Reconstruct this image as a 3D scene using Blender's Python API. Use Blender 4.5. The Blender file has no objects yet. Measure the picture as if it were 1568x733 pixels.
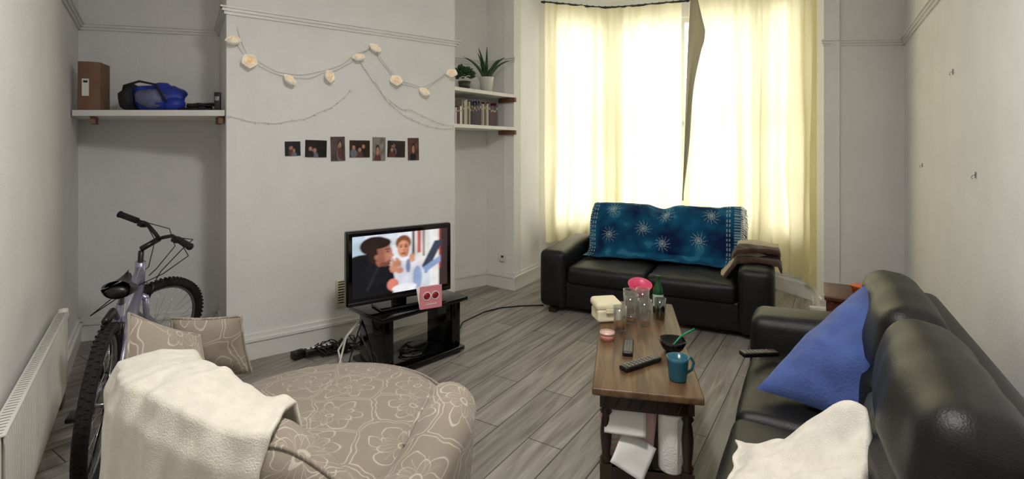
import bpy, math, random
from mathutils import Vector, Matrix, noise
random.seed(7)
V=Vector; pi=math.pi
sc=bpy.context.scene
def lin(c):
    c=c/255.0
    return c/12.92 if c<=.04045 else ((c+.055)/1.055)**2.4
def S(r,g,b): return (lin(r),lin(g),lin(b),1)
# ---------------------------------------------------------------- materials
def newmat(name):
    m=bpy.data.materials.new(name); m.use_nodes=True
    nt=m.node_tree; b=nt.nodes['Principled BSDF']
    return m,nt,b
def M(name,col,rough=.5,metal=0,bump=0,bs=60,var=0,vs=4,col2=None,trans=0,emit=0,spec=None,coat=0,sheen=0,ior=None,stretch=None,detail=3,bd=.01):
    m,nt,b=newmat(name); N=nt.nodes; L=nt.links
    b.inputs['Base Color'].default_value=col
    b.inputs['Roughness'].default_value=rough
    b.inputs['Metallic'].default_value=metal
    if trans: b.inputs['Transmission Weight'].default_value=trans
    if ior: b.inputs['IOR'].default_value=ior
    if spec is not None: b.inputs['Specular IOR Level'].default_value=spec
    if coat: b.inputs['Coat Weight'].default_value=coat
    if sheen: b.inputs['Sheen Weight'].default_value=sheen
    if emit:
        b.inputs['Emission Color'].default_value=col; b.inputs['Emission Strength'].default_value=emit
    tc=N.new('ShaderNodeTexCoord'); vec=tc.outputs['Object']
    if stretch:
        mp=N.new('ShaderNodeMapping'); mp.inputs['Scale'].default_value=stretch
        L.new(vec,mp.inputs['Vector']); vec=mp.outputs['Vector']
    if var or col2:
        n=N.new('ShaderNodeTexNoise'); n.inputs['Scale'].default_value=vs; n.inputs['Detail'].default_value=detail
        L.new(vec,n.inputs['Vector'])
        r=N.new('ShaderNodeValToRGB'); r.color_ramp.elements[0].position=.35; r.color_ramp.elements[1].position=.65
        c1=tuple(max(0,x*(1-var)) for x in col[:3])+(1,)
        c2=col2 if col2 else tuple(min(1,x*(1+var)) for x in col[:3])+(1,)
        r.color_ramp.elements[0].color=c1; r.color_ramp.elements[1].color=c2
        L.new(n.outputs['Fac'],r.inputs['Fac']); L.new(r.outputs['Color'],b.inputs['Base Color'])
    if bump:
        n=N.new('ShaderNodeTexNoise'); n.inputs['Scale'].default_value=bs; n.inputs['Detail'].default_value=4
        L.new(vec,n.inputs['Vector'])
        bp=N.new('ShaderNodeBump'); bp.inputs['Strength'].default_value=bump; bp.inputs['Distance'].default_value=bd
        L.new(n.outputs['Fac'],bp.inputs['Height']); L.new(bp.outputs['Normal'],b.inputs['Normal'])
    return m
def MC(name,rough=.6,emit=0,bump=0,bs=80,spec=None,nobase=False):
    m,nt,b=newmat(name); N=nt.nodes; L=nt.links
    a=N.new('ShaderNodeAttribute'); a.attribute_name='Col'
    if nobase: b.inputs['Base Color'].default_value=(.01,.01,.01,1)
    else: L.new(a.outputs['Color'],b.inputs['Base Color'])
    b.inputs['Roughness'].default_value=rough
    if spec is not None: b.inputs['Specular IOR Level'].default_value=spec
    if emit:
        L.new(a.outputs['Color'],b.inputs['Emission Color']); b.inputs['Emission Strength'].default_value=emit
    if bump:
        tc=N.new('ShaderNodeTexCoord'); n=N.new('ShaderNodeTexNoise'); n.inputs['Scale'].default_value=bs
        L.new(tc.outputs['Object'],n.inputs['Vector'])
        bp=N.new('ShaderNodeBump'); bp.inputs['Strength'].default_value=bump; bp.inputs['Distance'].default_value=.005
        L.new(n.outputs['Fac'],bp.inputs['Height']); L.new(bp.outputs['Normal'],b.inputs['Normal'])
    return m
def thin_glass(name,tint,gl=.12):
    m=bpy.data.materials.new(name); m.use_nodes=True; nt=m.node_tree; N=nt.nodes; L=nt.links
    N.remove(N['Principled BSDF']); out=N['Material Output']
    g=N.new('ShaderNodeBsdfGlossy'); g.inputs['Roughness'].default_value=.05; g.inputs['Color'].default_value=(1,1,1,1)
    t=N.new('ShaderNodeBsdfTransparent'); t.inputs['Color'].default_value=tint; mx=N.new('ShaderNodeMixShader')
    lw=N.new('ShaderNodeLayerWeight'); lw.inputs['Blend'].default_value=.35
    ma=N.new('ShaderNodeMath'); ma.operation='MULTIPLY_ADD'; ma.inputs[1].default_value=.6; ma.inputs[2].default_value=gl*.4
    L.new(lw.outputs['Facing'],ma.inputs[0]); L.new(ma.outputs[0],mx.inputs[0])
    L.new(t.outputs[0],mx.inputs[1]); L.new(g.outputs[0],mx.inputs[2]); L.new(mx.outputs[0],out.inputs['Surface'])
    return m
wallm=M('white_wall_paint',S(230,229,227),.8,bump=.22,bs=60,var=.025,vs=3)
ceilm=M('ceiling_paint',S(234,233,230),.8,bump=.1)
trimm=M('gloss_white_trim',S(227,226,223),.4,var=.02)
shelfm=M('white_shelf_paint',S(232,230,226),.45,var=.03)
bracket=M('bracket_wood',S(120,82,58),.6,var=.2,vs=20)
black_pl=M('black_plastic',S(14,14,15),.35,var=.2)
black_gl=M('black_gloss',S(6,6,7),.08,var=.1)
leather=M('black_leather',S(16,16,16),.45,bump=.3,bs=200,var=.3,vs=6,spec=.45,bd=.005)
metal=M('brushed_metal',S(150,150,155),.3,1,var=.1)
chrome=M('chrome',S(200,200,205),.15,1,var=.03)
rubber=M('tyre_rubber',S(20,20,20),.75,bump=.8,bs=160,var=.2)
bikep=M('silver_lilac_paint',S(160,158,182),.28,.5,var=.05,coat=.5)
white_pl=M('white_plastic',S(225,223,215),.4,var=.03)
radm=M('radiator_enamel',S(218,217,208),.35,var=.02)
colm=MC('painted_colour',.55)
paperm=MC('photo_print',.5,spec=.3)
glassm=thin_glass('clear_glass',(.93,.95,.94,1))
greeng=thin_glass('green_glass',S(60,150,80),.3)
fleece=M('cream_fleece',S(214,208,194),.95,bump=.5,bs=260,var=.05,vs=30,sheen=.3,bd=.006)
fleece2=M('white_fleece',S(222,216,204),.95,bump=.5,bs=260,var=.05,vs=30,sheen=.3,bd=.006)
bluem=M('blue_cushion_cotton',S(66,88,150),.85,bump=.4,bs=90,var=.14,vs=7,sheen=.2)
card=M('cardboard',S(122,92,70),.8,var=.08,vs=10)
dk=M('dark_fabric',S(28,28,34),.8,bump=.5,bs=60,var=.3,vs=12)
bluebag=M('blue_nylon_bag',S(26,50,150),.5,bump=.8,bs=18,var=.35,vs=12)
brownb=M('brown_blanket',S(66,46,34),.95,bump=.4,bs=90,var=.12,vs=8,sheen=.2)
creamb=M('cream_blanket',S(198,184,150),.95,bump=.4,bs=90,var=.06,vs=8,sheen=.2)
redwood=M('red_brown_wood',S(86,44,30),.4,var=.2,vs=6,stretch=(1,8,8))
orange=M('orange_plastic',S(215,110,50),.45,var=.1)
green_leaf=M('leaf_green',S(40,72,42),.45,var=.3,vs=12)
potw=M('white_pot',S(215,213,208),.4,var=.03)
potd=M('dark_pot',S(50,48,46),.5,var=.1)
pinkm=M('pink_plastic',S(225,80,120),.35,var=.05)
foam=M('foam_box',S(238,228,196),.6,var=.03,bump=.1)
tealm=M('teal_glaze',S(36,94,110),.2,var=.1)
greenp=M('green_plastic',S(30,150,100),.35,var=.05)
amber=M('amber_drink',S(170,110,70),.2,var=.1)
paperw=M('white_paper',S(226,224,220),.8,var=.02,bump=.2,bs=25)
paperp=M('pink_paper',S(228,190,190),.8,var=.03)
tissue=M('tissue_roll',S(240,238,234),.9,var=.03,bump=.4,bs=120)
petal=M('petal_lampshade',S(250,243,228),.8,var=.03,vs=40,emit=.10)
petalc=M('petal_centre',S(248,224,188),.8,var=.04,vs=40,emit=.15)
wirem=M('clear_wire',S(190,190,186),.4,var=.05)
cablek=M('black_cable',S(16,16,17),.5,var=.1)
cream_pl=M('aged_cream_plastic',S(200,190,160),.5,var=.05)
beadm=M('clear_bulb',S(235,232,220),.2,var=.03)
candle=M('pink_tin',S(205,140,130),.35,var=.08)
ironm=M('blackened_iron',S(20,20,20),.5,.6,var=.1)
hookm=M('grey_hook',S(120,120,118),.5,.2,var=.1)

def floor_mat():
    m,nt,b=newmat('grey_laminate_planks'); N=nt.nodes; L=nt.links
    tc=N.new('ShaderNodeTexCoord'); mp=N.new('ShaderNodeMapping'); mp.inputs['Rotation'].default_value=(0,0,math.radians(-57))
    mp.vector_type='POINT'
    L.new(tc.outputs['Object'],mp.inputs['Vector'])
    br=N.new('ShaderNodeTexBrick'); br.offset=.37; br.offset_frequency=2
    br.inputs['Scale'].default_value=1; br.inputs['Brick Width'].default_value=1.35; br.inputs['Row Height'].default_value=.19
    br.inputs['Mortar Size'].default_value=.0032; br.inputs['Mortar Smooth'].default_value=.3; br.inputs['Bias'].default_value=0
    br.inputs['Color1'].default_value=S(172,166,161); br.inputs['Color2'].default_value=S(150,144,139)
    br.inputs['Mortar'].default_value=S(60,56,54)
    L.new(mp.outputs['Vector'],br.inputs['Vector'])
    mp2=N.new('ShaderNodeMapping'); mp2.inputs['Scale'].default_value=(1.3,16,1)
    L.new(mp.outputs['Vector'],mp2.inputs['Vector'])
    n=N.new('ShaderNodeTexNoise'); n.inputs['Scale'].default_value=1.3; n.inputs['Detail'].default_value=8; n.inputs['Distortion'].default_value=1.0
    L.new(mp2.outputs['Vector'],n.inputs['Vector'])
    r=N.new('ShaderNodeValToRGB'); r.color_ramp.elements[0].position=.3; r.color_ramp.elements[1].position=.68
    r.color_ramp.elements[0].color=S(176,171,167); r.color_ramp.elements[1].color=(1,1,1,1)
    L.new(n.outputs['Fac'],r.inputs['Fac'])
    mx=N.new('ShaderNodeMix'); mx.data_type='RGBA'; mx.blend_type='MULTIPLY'; mx.inputs[0].default_value=.95
    L.new(br.outputs['Color'],mx.inputs[6]); L.new(r.outputs['Color'],mx.inputs[7])
    L.new(mx.outputs[2],b.inputs['Base Color']); b.inputs['Roughness'].default_value=.5
    bp=N.new('ShaderNodeBump'); bp.inputs['Strength'].default_value=.3; bp.inputs['Distance'].default_value=.004; bp.invert=True
    L.new(br.outputs['Fac'],bp.inputs['Height']); L.new(bp.outputs['Normal'],b.inputs['Normal'])
    return m
floorm=floor_mat()
def wood_mat():
    m,nt,b=newmat('oak_table_top'); N=nt.nodes; L=nt.links
    tc=N.new('ShaderNodeTexCoord'); mp=N.new('ShaderNodeMapping'); mp.inputs['Scale'].default_value=(1.5,16,8)
    L.new(tc.outputs['Object'],mp.inputs['Vector'])
    n=N.new('ShaderNodeTexNoise'); n.inputs['Scale'].default_value=2; n.inputs['Detail'].default_value=8; n.inputs['Distortion'].default_value=.6
    L.new(mp.outputs['Vector'],n.inputs['Vector'])
    r=N.new('ShaderNodeValToRGB'); r.color_ramp.elements[0].position=.3; r.color_ramp.elements[1].position=.72
    r.color_ramp.elements[0].color=S(62,44,30); r.color_ramp.elements[1].color=S(122,92,62)
    L.new(n.outputs['Fac'],r.inputs['Fac']); L.new(r.outputs['Color'],b.inputs['Base Color'])
    b.inputs['Roughness'].default_value=.42
    return m
oak=wood_mat()
darkwood=M('dark_stained_wood',S(44,28,19),.4,var=.3,vs=5,stretch=(8,8,1))
def floral_mat():
    m,nt,b=newmat('floral_upholstery'); N=nt.nodes; L=nt.links
    a=N.new('ShaderNodeAttribute'); a.attribute_name='puv'
    sc_=N.new('ShaderNodeVectorMath'); sc_.operation='SCALE'; sc_.inputs['Scale'].default_value=4.6
    L.new(a.outputs['Vector'],sc_.inputs[0])
    nz=N.new('ShaderNodeTexNoise'); nz.inputs['Scale'].default_value=1.6
    L.new(sc_.outputs[0],nz.inputs['Vector'])
    ad=N.new('ShaderNodeVectorMath'); ad.operation='MULTIPLY_ADD'; ad.inputs[1].default_value=(.45,.45,0)
    L.new(nz.outputs['Color'],ad.inputs[0]); L.new(sc_.outputs[0],ad.inputs[2])
    vo=N.new('ShaderNodeTexVoronoi'); vo.voronoi_dimensions='2D'; vo.inputs['Scale'].default_value=1; vo.inputs['Randomness'].default_value=.75
    L.new(ad.outputs[0],vo.inputs['Vector'])
    sb=N.new('ShaderNodeVectorMath'); sb.operation='SUBTRACT'
    L.new(ad.outputs[0],sb.inputs[0]); L.new(vo.outputs['Position'],sb.inputs[1])
    sx=N.new('ShaderNodeSeparateXYZ'); L.new(sb.outputs[0],sx.inputs[0])
    def mth(op,x,y=None,z=None):
        n=N.new('ShaderNodeMath'); n.operation=op
        for i,q in enumerate((x,y,z)):
            if q is None: continue
            if isinstance(q,(int,float)): n.inputs[i].default_value=q
            else: L.new(q,n.inputs[i])
        return n.outputs[0]
    ang=mth('ARCTAN2',sx.outputs[1],sx.outputs[0])
    r=vo.outputs['Distance']
    def petals(k,ph,R0,amp,w):
        c=mth('ABSOLUTE',mth('COSINE',mth('MULTIPLY_ADD',ang,k,ph)))
        c=mth('POWER',c,.6)
        tgt=mth('MULTIPLY_ADD',c,amp,R0)
        return mth('LESS_THAN',mth('ABSOLUTE',mth('SUBTRACT',r,tgt)),w)
    m1=petals(3,0,.06,.42,.015); m2=petals(3,1.57,.04,.27,.011); m3=mth('LESS_THAN',mth('ABSOLUTE',mth('SUBTRACT',r,.06)),.014)
    vein=mth('MULTIPLY',mth('LESS_THAN',mth('ABSOLUTE',mth('SINE',mth('MULTIPLY',ang,6))),.07),mth('LESS_THAN',r,.36))
    vd=N.new('ShaderNodeTexVoronoi'); vd.voronoi_dimensions='2D'; vd.feature='DISTANCE_TO_EDGE'; vd.inputs['Scale'].default_value=1; vd.inputs['Randomness'].default_value=.75
    L.new(ad.outputs[0],vd.inputs['Vector'])
    m4=mth('LESS_THAN',mth('ABSOLUTE',mth('SUBTRACT',vd.outputs['Distance'],.03)),.008)
    mk=mth('MAXIMUM',mth('MAXIMUM',m1,m2),mth('MAXIMUM',m3,mth('MAXIMUM',mth('MULTIPLY',vein,.6),m4)))
    mx=N.new('ShaderNodeMix'); mx.data_type='RGBA'
    L.new(mk,mx.inputs[0]); mx.inputs[6].default_value=S(144,133,119); mx.inputs[7].default_value=S(182,174,159)
    L.new(mx.outputs[2],b.inputs['Base Color']); b.inputs['Roughness'].default_value=.88
    b.inputs['Sheen Weight'].default_value=.2
    wv=N.new('ShaderNodeTexNoise'); wv.inputs['Scale'].default_value=120; L.new(sc_.outputs[0],wv.inputs['Vector'])
    bp=N.new('ShaderNodeBump'); bp.inputs['Strength'].default_value=.35; bp.inputs['Distance'].default_value=.003
    L.new(wv.outputs['Fac'],bp.inputs['Height']); L.new(bp.outputs['Normal'],b.inputs['Normal'])
    return m
floral=floral_mat()
def curtain_mat(name,c,f):
    m=bpy.data.materials.new(name); m.use_nodes=True; nt=m.node_tree; N=nt.nodes; L=nt.links
    N.remove(N['Principled BSDF']); out=N['Material Output']
    d=N.new('ShaderNodeBsdfDiffuse'); t=N.new('ShaderNodeBsdfTranslucent'); mx=N.new('ShaderNodeMixShader')
    tc=N.new('ShaderNodeTexCoord'); mp=N.new('ShaderNodeMapping'); mp.inputs['Scale'].default_value=(3,3,.6)
    n=N.new('ShaderNodeTexNoise'); n.inputs['Scale'].default_value=2.5; n.inputs['Detail'].default_value=4
    L.new(tc.outputs['Object'],mp.inputs['Vector']); L.new(mp.outputs['Vector'],n.inputs['Vector'])
    r=N.new('ShaderNodeValToRGB'); r.color_ramp.elements[0].position=.3; r.color_ramp.elements[1].position=.7
    r.color_ramp.elements[0].color=tuple(x*.86 for x in c[:3])+(1,); r.color_ramp.elements[1].color=c
    L.new(n.outputs['Fac'],r.inputs['Fac'])
    L.new(r.outputs['Color'],d.inputs['Color']); L.new(r.outputs['Color'],t.inputs['Color'])
    mx.inputs[0].default_value=f; L.new(d.outputs[0],mx.inputs[1]); L.new(t.outputs[0],mx.inputs[2]); L.new(mx.outputs[0],out.inputs['Surface'])
    return m
curt=curtain_mat('cream_curtain',S(253,245,208),.6)
lining=curtain_mat('curtain_lining',S(184,178,160),.08)
def pane_mat():
    m=bpy.data.materials.new('window_glass'); m.use_nodes=True; nt=m.node_tree; N=nt.nodes; L=nt.links
    N.remove(N['Principled BSDF']); out=N['Material Output']
    g=N.new('ShaderNodeBsdfGlossy'); g.inputs['Roughness'].default_value=.02; t=N.new('ShaderNodeBsdfTransparent'); mx=N.new('ShaderNodeMixShader')
    mx.inputs[0].default_value=.06; L.new(t.outputs[0],mx.inputs[1]); L.new(g.outputs[0],mx.inputs[2]); L.new(mx.outputs[0],out.inputs['Surface'])
    return m
panem=pane_mat()
# ---------------------------------------------------------------- geometry builder
class Geo:
    def __init__(s): s.v=[];s.f=[];s.fm=[];s.sm=[];s.c=[];s.uv=[];s.mats=[]
    def mi(s,m):
        if m not in s.mats: s.mats.append(m)
        return s.mats.index(m)
    def add(s,vs,fs,m,smooth=True,X=None,cols=None,uvs=None):
        o=len(s.v); k=s.mi(m)
        for i,p in enumerate(vs):
            p=V(p); s.v.append(X@p if X else p)
            s.c.append(cols[i] if cols else (1,1,1,1)); s.uv.append(uvs[i] if uvs else (p.x,p.y))
        for f in fs: s.f.append([o+j for j in f]); s.fm.append(k); s.sm.append(smooth)
    def box(s,c,d,m,X=None,rot=None,col=None):
        h=[q/2 for q in d]
        vs=[V((x*h[0],y*h[1],z*h[2])) for x in(-1,1) for y in(-1,1) for z in(-1,1)]
        T=Matrix.Translation(V(c))
        if rot is not None: T=T@rot
        if X: T=X@T
        fs=[(0,1,3,2),(4,6,7,5),(0,4,5,1),(2,3,7,6),(0,2,6,4),(1,5,7,3)]
        s.add(vs,fs,m,False,T,cols=[col]*8 if col else None)
    def rbox(s,c,d,r,m,X=None,rot=None,puff=(0,0,0),n=6,seg=3,fn=None,uvf=None):
        h=V(d)/2; r=min(r,min(h)*.999)
        def ax(H):
            e=[-H+r-r*math.tan(pi/4*(seg-k)/seg) for k in range(seg)]
            inn=[-(H-r)+2*(H-r)*i/n for i in range(n+1)]
            return e+inn+[-q for q in reversed(e)]
        A=[ax(h.x),ax(h.y),ax(h.z)]
        vs=[];idx={};fs=[]
        def vid(p):
            k=(round(p[0],5),round(p[1],5),round(p[2],5))
            if k not in idx:
                q=V([max(-(h[i]-r),min(h[i]-r,p[i])) for i in range(3)]); dd=V(p)-q
                w=q+dd.normalized()*r if dd.length>1e-9 else q
                o=w.copy()
                for i in range(3):
                    j,l=(i+1)%3,(i+2)%3
                    w[i]+=puff[i]*(o[i]/h[i])*max(0,1-(o[j]/h[j])**2)*max(0,1-(o[l]/h[l])**2)
                if fn: w=V(fn(w,h))
                idx[k]=len(vs); vs.append(w)
            return idx[k]
        for i in range(3):
            j,l=(i+1)%3,(i+2)%3
            for sg in(-1,1):
                for a in range(len(A[j])-1):
                    for b in range(len(A[l])-1):
                        q=[]
                        for (aa,bb) in((a,b),(a+1,b),(a+1,b+1),(a,b+1)):
                            p=[0,0,0]; p[i]=sg*h[i]; p[j]=A[j][aa]; p[l]=A[l][bb]; q.append(vid(p))
                        if sg<0: q.reverse()
                        fs.append(q)
        T=Matrix.Translation(V(c))
        if rot is not None: T=T@rot
        if X: T=X@T
        s.add(vs,fs,m,True,T,uvs=[uvf(v) for v in vs] if uvf else None)
    def tube(s,pts,r,m,n=8,closed=False,X=None):
        pts=[V(p) for p in pts]; k=len(pts); R=r if isinstance(r,(list,tuple)) else [r]*k
        vs=[];fs=[]; up=None
        for i,p in enumerate(pts):
            if closed: t=(pts[(i+1)%k]-pts[i-1]).normalized()
            else: t=(pts[min(i+1,k-1)]-pts[max(i-1,0)]).normalized()
            if up is None:
                up=V((0,0,1)) if abs(t.z)<.9 else V((1,0,0))
            a=(up-t*up.dot(t)).normalized(); b=t.cross(a); up=a
            for j in range(n):
                an=2*pi*j/n; vs.append(p+(a*math.cos(an)+b*math.sin(an))*R[i])
        for i in range(k if closed else k-1):
            i2=(i+1)%k
            for j in range(n):
                j2=(j+1)%n; fs.append((i*n+j,i*n+j2,i2*n+j2,i2*n+j))
        if not closed: fs.append(tuple(reversed(range(n)))); fs.append(tuple((k-1)*n+j for j in range(n)))
        s.add(vs,fs,m,True,X)
    def lathe(s,prof,m,n=24,X=None,cap=True,smooth=True,rf=None):
        vs=[];fs=[];k=len(prof)
        for (r,z) in prof:
            for j in range(n):
                a=2*pi*j/n; q=r*(rf(a,z) if rf else 1); vs.append((q*math.cos(a),q*math.sin(a),z))
        for i in range(k-1):
            for j in range(n):
                j2=(j+1)%n; fs.append((i*n+j,i*n+j2,(i+1)*n+j2,(i+1)*n+j))
        if cap:
            if prof[0][0]>1e-4: fs.append(tuple(reversed(range(n))))
            if prof[-1][0]>1e-4: fs.append(tuple((k-1)*n+j for j in range(n)))
        s.add(vs,fs,m,smooth,X)
    def ell(s,c,r,m,X=None,n=16,rot=None,fn=None):
        k=10; T=Matrix.Translation(V(c))
        if rot is not None: T=T@rot
        if X: T=X@T
        vs=[];fs=[]
        for i in range(k+1):
            th=pi*i/k
            for j in range(n):
                a=2*pi*j/n; p=V((r[0]*math.sin(th)*math.cos(a),r[1]*math.sin(th)*math.sin(a),-r[2]*math.cos(th)))
                vs.append(fn(p) if fn else p)
        for i in range(k):
            for j in range(n):
                j2=(j+1)%n; fs.append((i*n+j,i*n+j2,(i+1)*n+j2,(i+1)*n+j))
        s.add(vs,fs,m,True,T)
    def torus(s,c,R,r,m,X=None,n=40,k=8,axis='Y'):
        pts=[]
        for i in range(n):
            a=2*pi*i/n
            pts.append(V((R*math.cos(a),0,R*math.sin(a)))+V(c) if axis=='Y' else V((R*math.cos(a),R*math.sin(a),0))+V(c))
        vs=[];fs=[]
        for i,p in enumerate(pts):
            o=(p-V(c)).normalized(); w=V((0,1,0)) if axis=='Y' else V((0,0,1))
            for j in range(k):
                b=2*pi*j/k; vs.append(p+(o*math.cos(b)+w*math.sin(b))*r)
        for i in range(n):
            i2=(i+1)%n
            for j in range(k):
                j2=(j+1)%k; fs.append((i*k+j,i*k+j2,i2*k+j2,i2*k+j))
        s.add(vs,fs,m,True,X)
    def grid(s,nx,ny,fn,m,cf=None,X=None,uvf=None,smooth=True):
        vs=[];cs=[];us=[]
        for j in range(ny+1):
            for i in range(nx+1):
                u=i/nx;v=j/ny; vs.append(fn(u,v)); cs.append(cf(u,v) if cf else (1,1,1,1)); us.append(uvf(u,v) if uvf else (u,v))
        fs=[(j*(nx+1)+i,j*(nx+1)+i+1,(j+1)*(nx+1)+i+1,(j+1)*(nx+1)+i) for j in range(ny) for i in range(nx)]
        s.add(vs,fs,m,smooth,X,cols=cs,uvs=us)
    def pillow(s,c00,c10,c11,c01,th,m,n=20,wr=.006,seed=0,piping=None,X=None,bow=.07):
        c=[V(q) for q in(c00,c10,c11,c01)]
        nrm=((c[2]-c[0]).cross(c[3]-c[1])).normalized(); w=(c[1]-c[0]).length; hh=(c[3]-c[0]).length
        def P(u,v):
            u2=.5+(u-.5)*(1-bow*math.sin(pi*v)); v2=.5+(v-.5)*(1-bow*math.sin(pi*u))
            return (c[0]*(1-u2)+c[1]*u2)*(1-v2)+(c[3]*(1-u2)+c[2]*u2)*v2
        for sg in(1,-1):
            def f(u,v):
                t=(max(0,math.sin(pi*u))*max(0,math.sin(pi*v)))**.5
                p=P(u,v); k=noise.noise(p*6+V((seed,sg*3,0)))+.6*noise.noise(p*15+V((seed,0,0)))
                return p+nrm*sg*(th*.5*t+k*wr*4*t)
            s.grid(n,n,f,m,X=X,uvf=lambda u,v:(u*w+seed,v*hh+sg))
        if piping:
            pts=[P(t/12,0) for t in range(12)]+[P(1,t/12) for t in range(12)]+[P(1-t/12,1) for t in range(12)]+[P(0,1-t/12) for t in range(12)]
            s.tube(pts,piping,m,6,True,X=X)
    def prism(s,poly,z0,z1,m,X=None):
        n=len(poly); vs=[(p[0],p[1],z0) for p in poly]+[(p[0],p[1],z1) for p in poly]
        fs=[tuple(reversed(range(n))),tuple(range(n,2*n))]+[(i,(i+1)%n,n+(i+1)%n,n+i) for i in range(n)]
        s.add(vs,fs,m,False,X)
    def build(s,name,loc=(0,0,0),yaw=0,parent=None,solid=None,rotm=None,al=None):
        if al:
            MX=Matrix.Translation(V((al[0][0],al[0][1],0)))@Matrix.Rotation(al[1],4,'Z'); IX=MX.inverted()
            s.v=[IX@p for p in s.v]; rotm=MX
        me=bpy.data.meshes.new(name); me.from_pydata([tuple(p) for p in s.v],[],s.f); me.update()
        for m in s.mats: me.materials.append(m)
        me.polygons.foreach_set('material_index',s.fm); me.polygons.foreach_set('use_smooth',s.sm)
        a=me.color_attributes.new('Col','FLOAT_COLOR','POINT'); a.data.foreach_set('color',[x for q in s.c for x in q])
        b=me.attributes.new('puv','FLOAT_VECTOR','POINT'); b.data.foreach_set('vector',[x for q in s.uv for x in (q[0],q[1],0)])
        o=bpy.data.objects.new(name,me); bpy.context.collection.objects.link(o)
        o.location=loc; o.rotation_euler=(0,0,yaw)
        if rotm is not None: o.matrix_world=rotm
        if parent: o.parent=parent
        if solid:
            md=o.modifiers.new('thickness','SOLIDIFY'); md.thickness=solid; md.offset=0
        return o
def empty(name,loc=(0,0,0),yaw=0):
    e=bpy.data.objects.new(name,None); bpy.context.collection.objects.link(e); e.location=loc; e.rotation_euler=(0,0,yaw); e.empty_display_size=.1
    return e
def RZ(a): return Matrix.Rotation(a,4,'Z')
def RX(a): return Matrix.Rotation(a,4,'X')
def RY(a): return Matrix.Rotation(a,4,'Y')
def T(x,y,z): return Matrix.Translation((x,y,z))
def rad(d): return math.radians(d)
# ---------------------------------------------------------------- room
CZ=3.25
PL=(-1.95,3.46); PR=(-.51,4.52)
pts=[(-1.66,-1.0),(-1.66,1.56),(-3.33,3.89),(-2.38,4.12),PL,PR,(-.90,5.06),(-.28,5.55),(.02,5.32),(.31,5.85),(1.15,6.1),(2.75,5.55),(2.95,4.95),(2.77,4.5),(3.444,4.446),(1.816,1.75),(1.85,-1.0)]
def seg_poly(p0,p1,a,b,e0=0,e1=0):
    p0=V((p0[0],p0[1],0));p1=V((p1[0],p1[1],0)); d=(p1-p0).normalized(); n=V((-d.y,d.x,0)) # outward
    q0=p0-d*e0; q1=p1+d*e1
    return [(q0+n*a)[:2],(q1+n*a)[:2],(q1+n*b)[:2],(q0+n*b)[:2]]
def al_(i):
    p0=pts[i]; p1=pts[(i+1)%len(pts)]; return (p0,math.atan2(p1[1]-p0[1],p1[0]-p0[0]))
names={0:'wall_left_rear',1:'wall_left',2:'wall_alcove_left',3:'wall_chimney_side_left',4:'wall_chimney_breast',5:'wall_chimney_side_right',6:'wall_alcove_right',7:'wall_window_left',8:'wall_bay_return_left',12:'wall_bay_return_right',13:'wall_window_right',14:'wall_right',15:'wall_right_rear',16:'wall_rear'}
for i,nm in names.items():
    g=Geo(); p0=pts[i]; p1=pts[(i+1)%len(pts)]
    g.prism(seg_poly(p0,p1,0,.12 if i not in(3,4,5) else .06,0,0),0,CZ,wallm); g.build(nm,al=al_(i))
for i in (1,2,6,7,9,12,14,15,16,0,13,8):
    q=pts[i-1]; r=pts[(i+1)%len(pts)]
    d0=(V(pts[i])-V(q)).normalized(); d1=(V(r)-V(pts[i])).normalized()
    n0=V((-d0.y,d0.x)); n1=V((-d1.y,d1.x)); P=V(pts[i])
    if d0.x*d1.y-d0.y*d1.x<0:
        g=Geo(); g.prism([tuple(P),tuple(P+n1*.12),tuple(P+(n0+n1).normalized()*.14),tuple(P+n0*.12)],0,CZ,wallm); g.build('wall_corner_%d'%i)
g=Geo(); g.prism([(-4,-1.2),(4,-1.2),(4,6.5),(-4,6.5)],-.1,0,floorm); g.build('floor')
g=Geo(); g.prism([(-4,-1.2),(4,-1.2),(4,6.5),(-4,6.5)],CZ,CZ+.1,ceilm); g.build('ceiling')
bs=[(9,10,'left'),(10,11,'centre'),(11,12,'right')]
for k,(a,b,nm) in enumerate(bs):
    p0,p1=pts[a],pts[b]; L_=(V(p1)-V(p0)).length; d=(V(p1)-V(p0)).normalized()
    g=Geo()
    g.prism(seg_poly(p0,p1,0,.14),0,.58,wallm); g.prism(seg_poly(p0,p1,0,.14),3.0,CZ,wallm)
    m_=.10
    g.prism(seg_poly(p0,V(p0)+d*m_,0,.14),.58,3.0,wallm); g.prism(seg_poly(V(p1)-d*m_,p1,0,.14),.58,3.0,wallm)
    g.build('wall_bay_'+nm,al=al_(a))
    g=Geo(); a0=V(p0)+d*m_; a1=V(p1)-d*m_; W=L_-2*m_
    def fr(s0,s1,z0,z1,t0=.03,t1=.09,mm=trimm): g.prism(seg_poly(a0+d*s0,a0+d*s1,t0,t1),z0,z1,mm)
    fr(0,.05,.58,3.0);fr(W-.05,W,.58,3.0);fr(.05,W-.05,.58,.66);fr(.05,W-.05,2.94,3.0)
    for f in ([.5] if W>1.2 else []): fr(W*f-.035,W*f+.035,.66,2.94)
    fr(.05,W-.05,1.75,1.80)
    fr(.05,W-.05,.66,2.94,.058,.062,panem)
    fr(-.02,W+.02,.56,.585,-.05,.03)
    g.build('window_%d'%(k+1),al=al_(a))
def trim_run(nm,idx,fn):
    for i in idx:
        g=Geo(); fn(g,pts[i],pts[(i+1)%len(pts)],i); g.build(nm%names.get(i,'bay_%d'%i).replace('wall_',''),al=al_(i))
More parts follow.
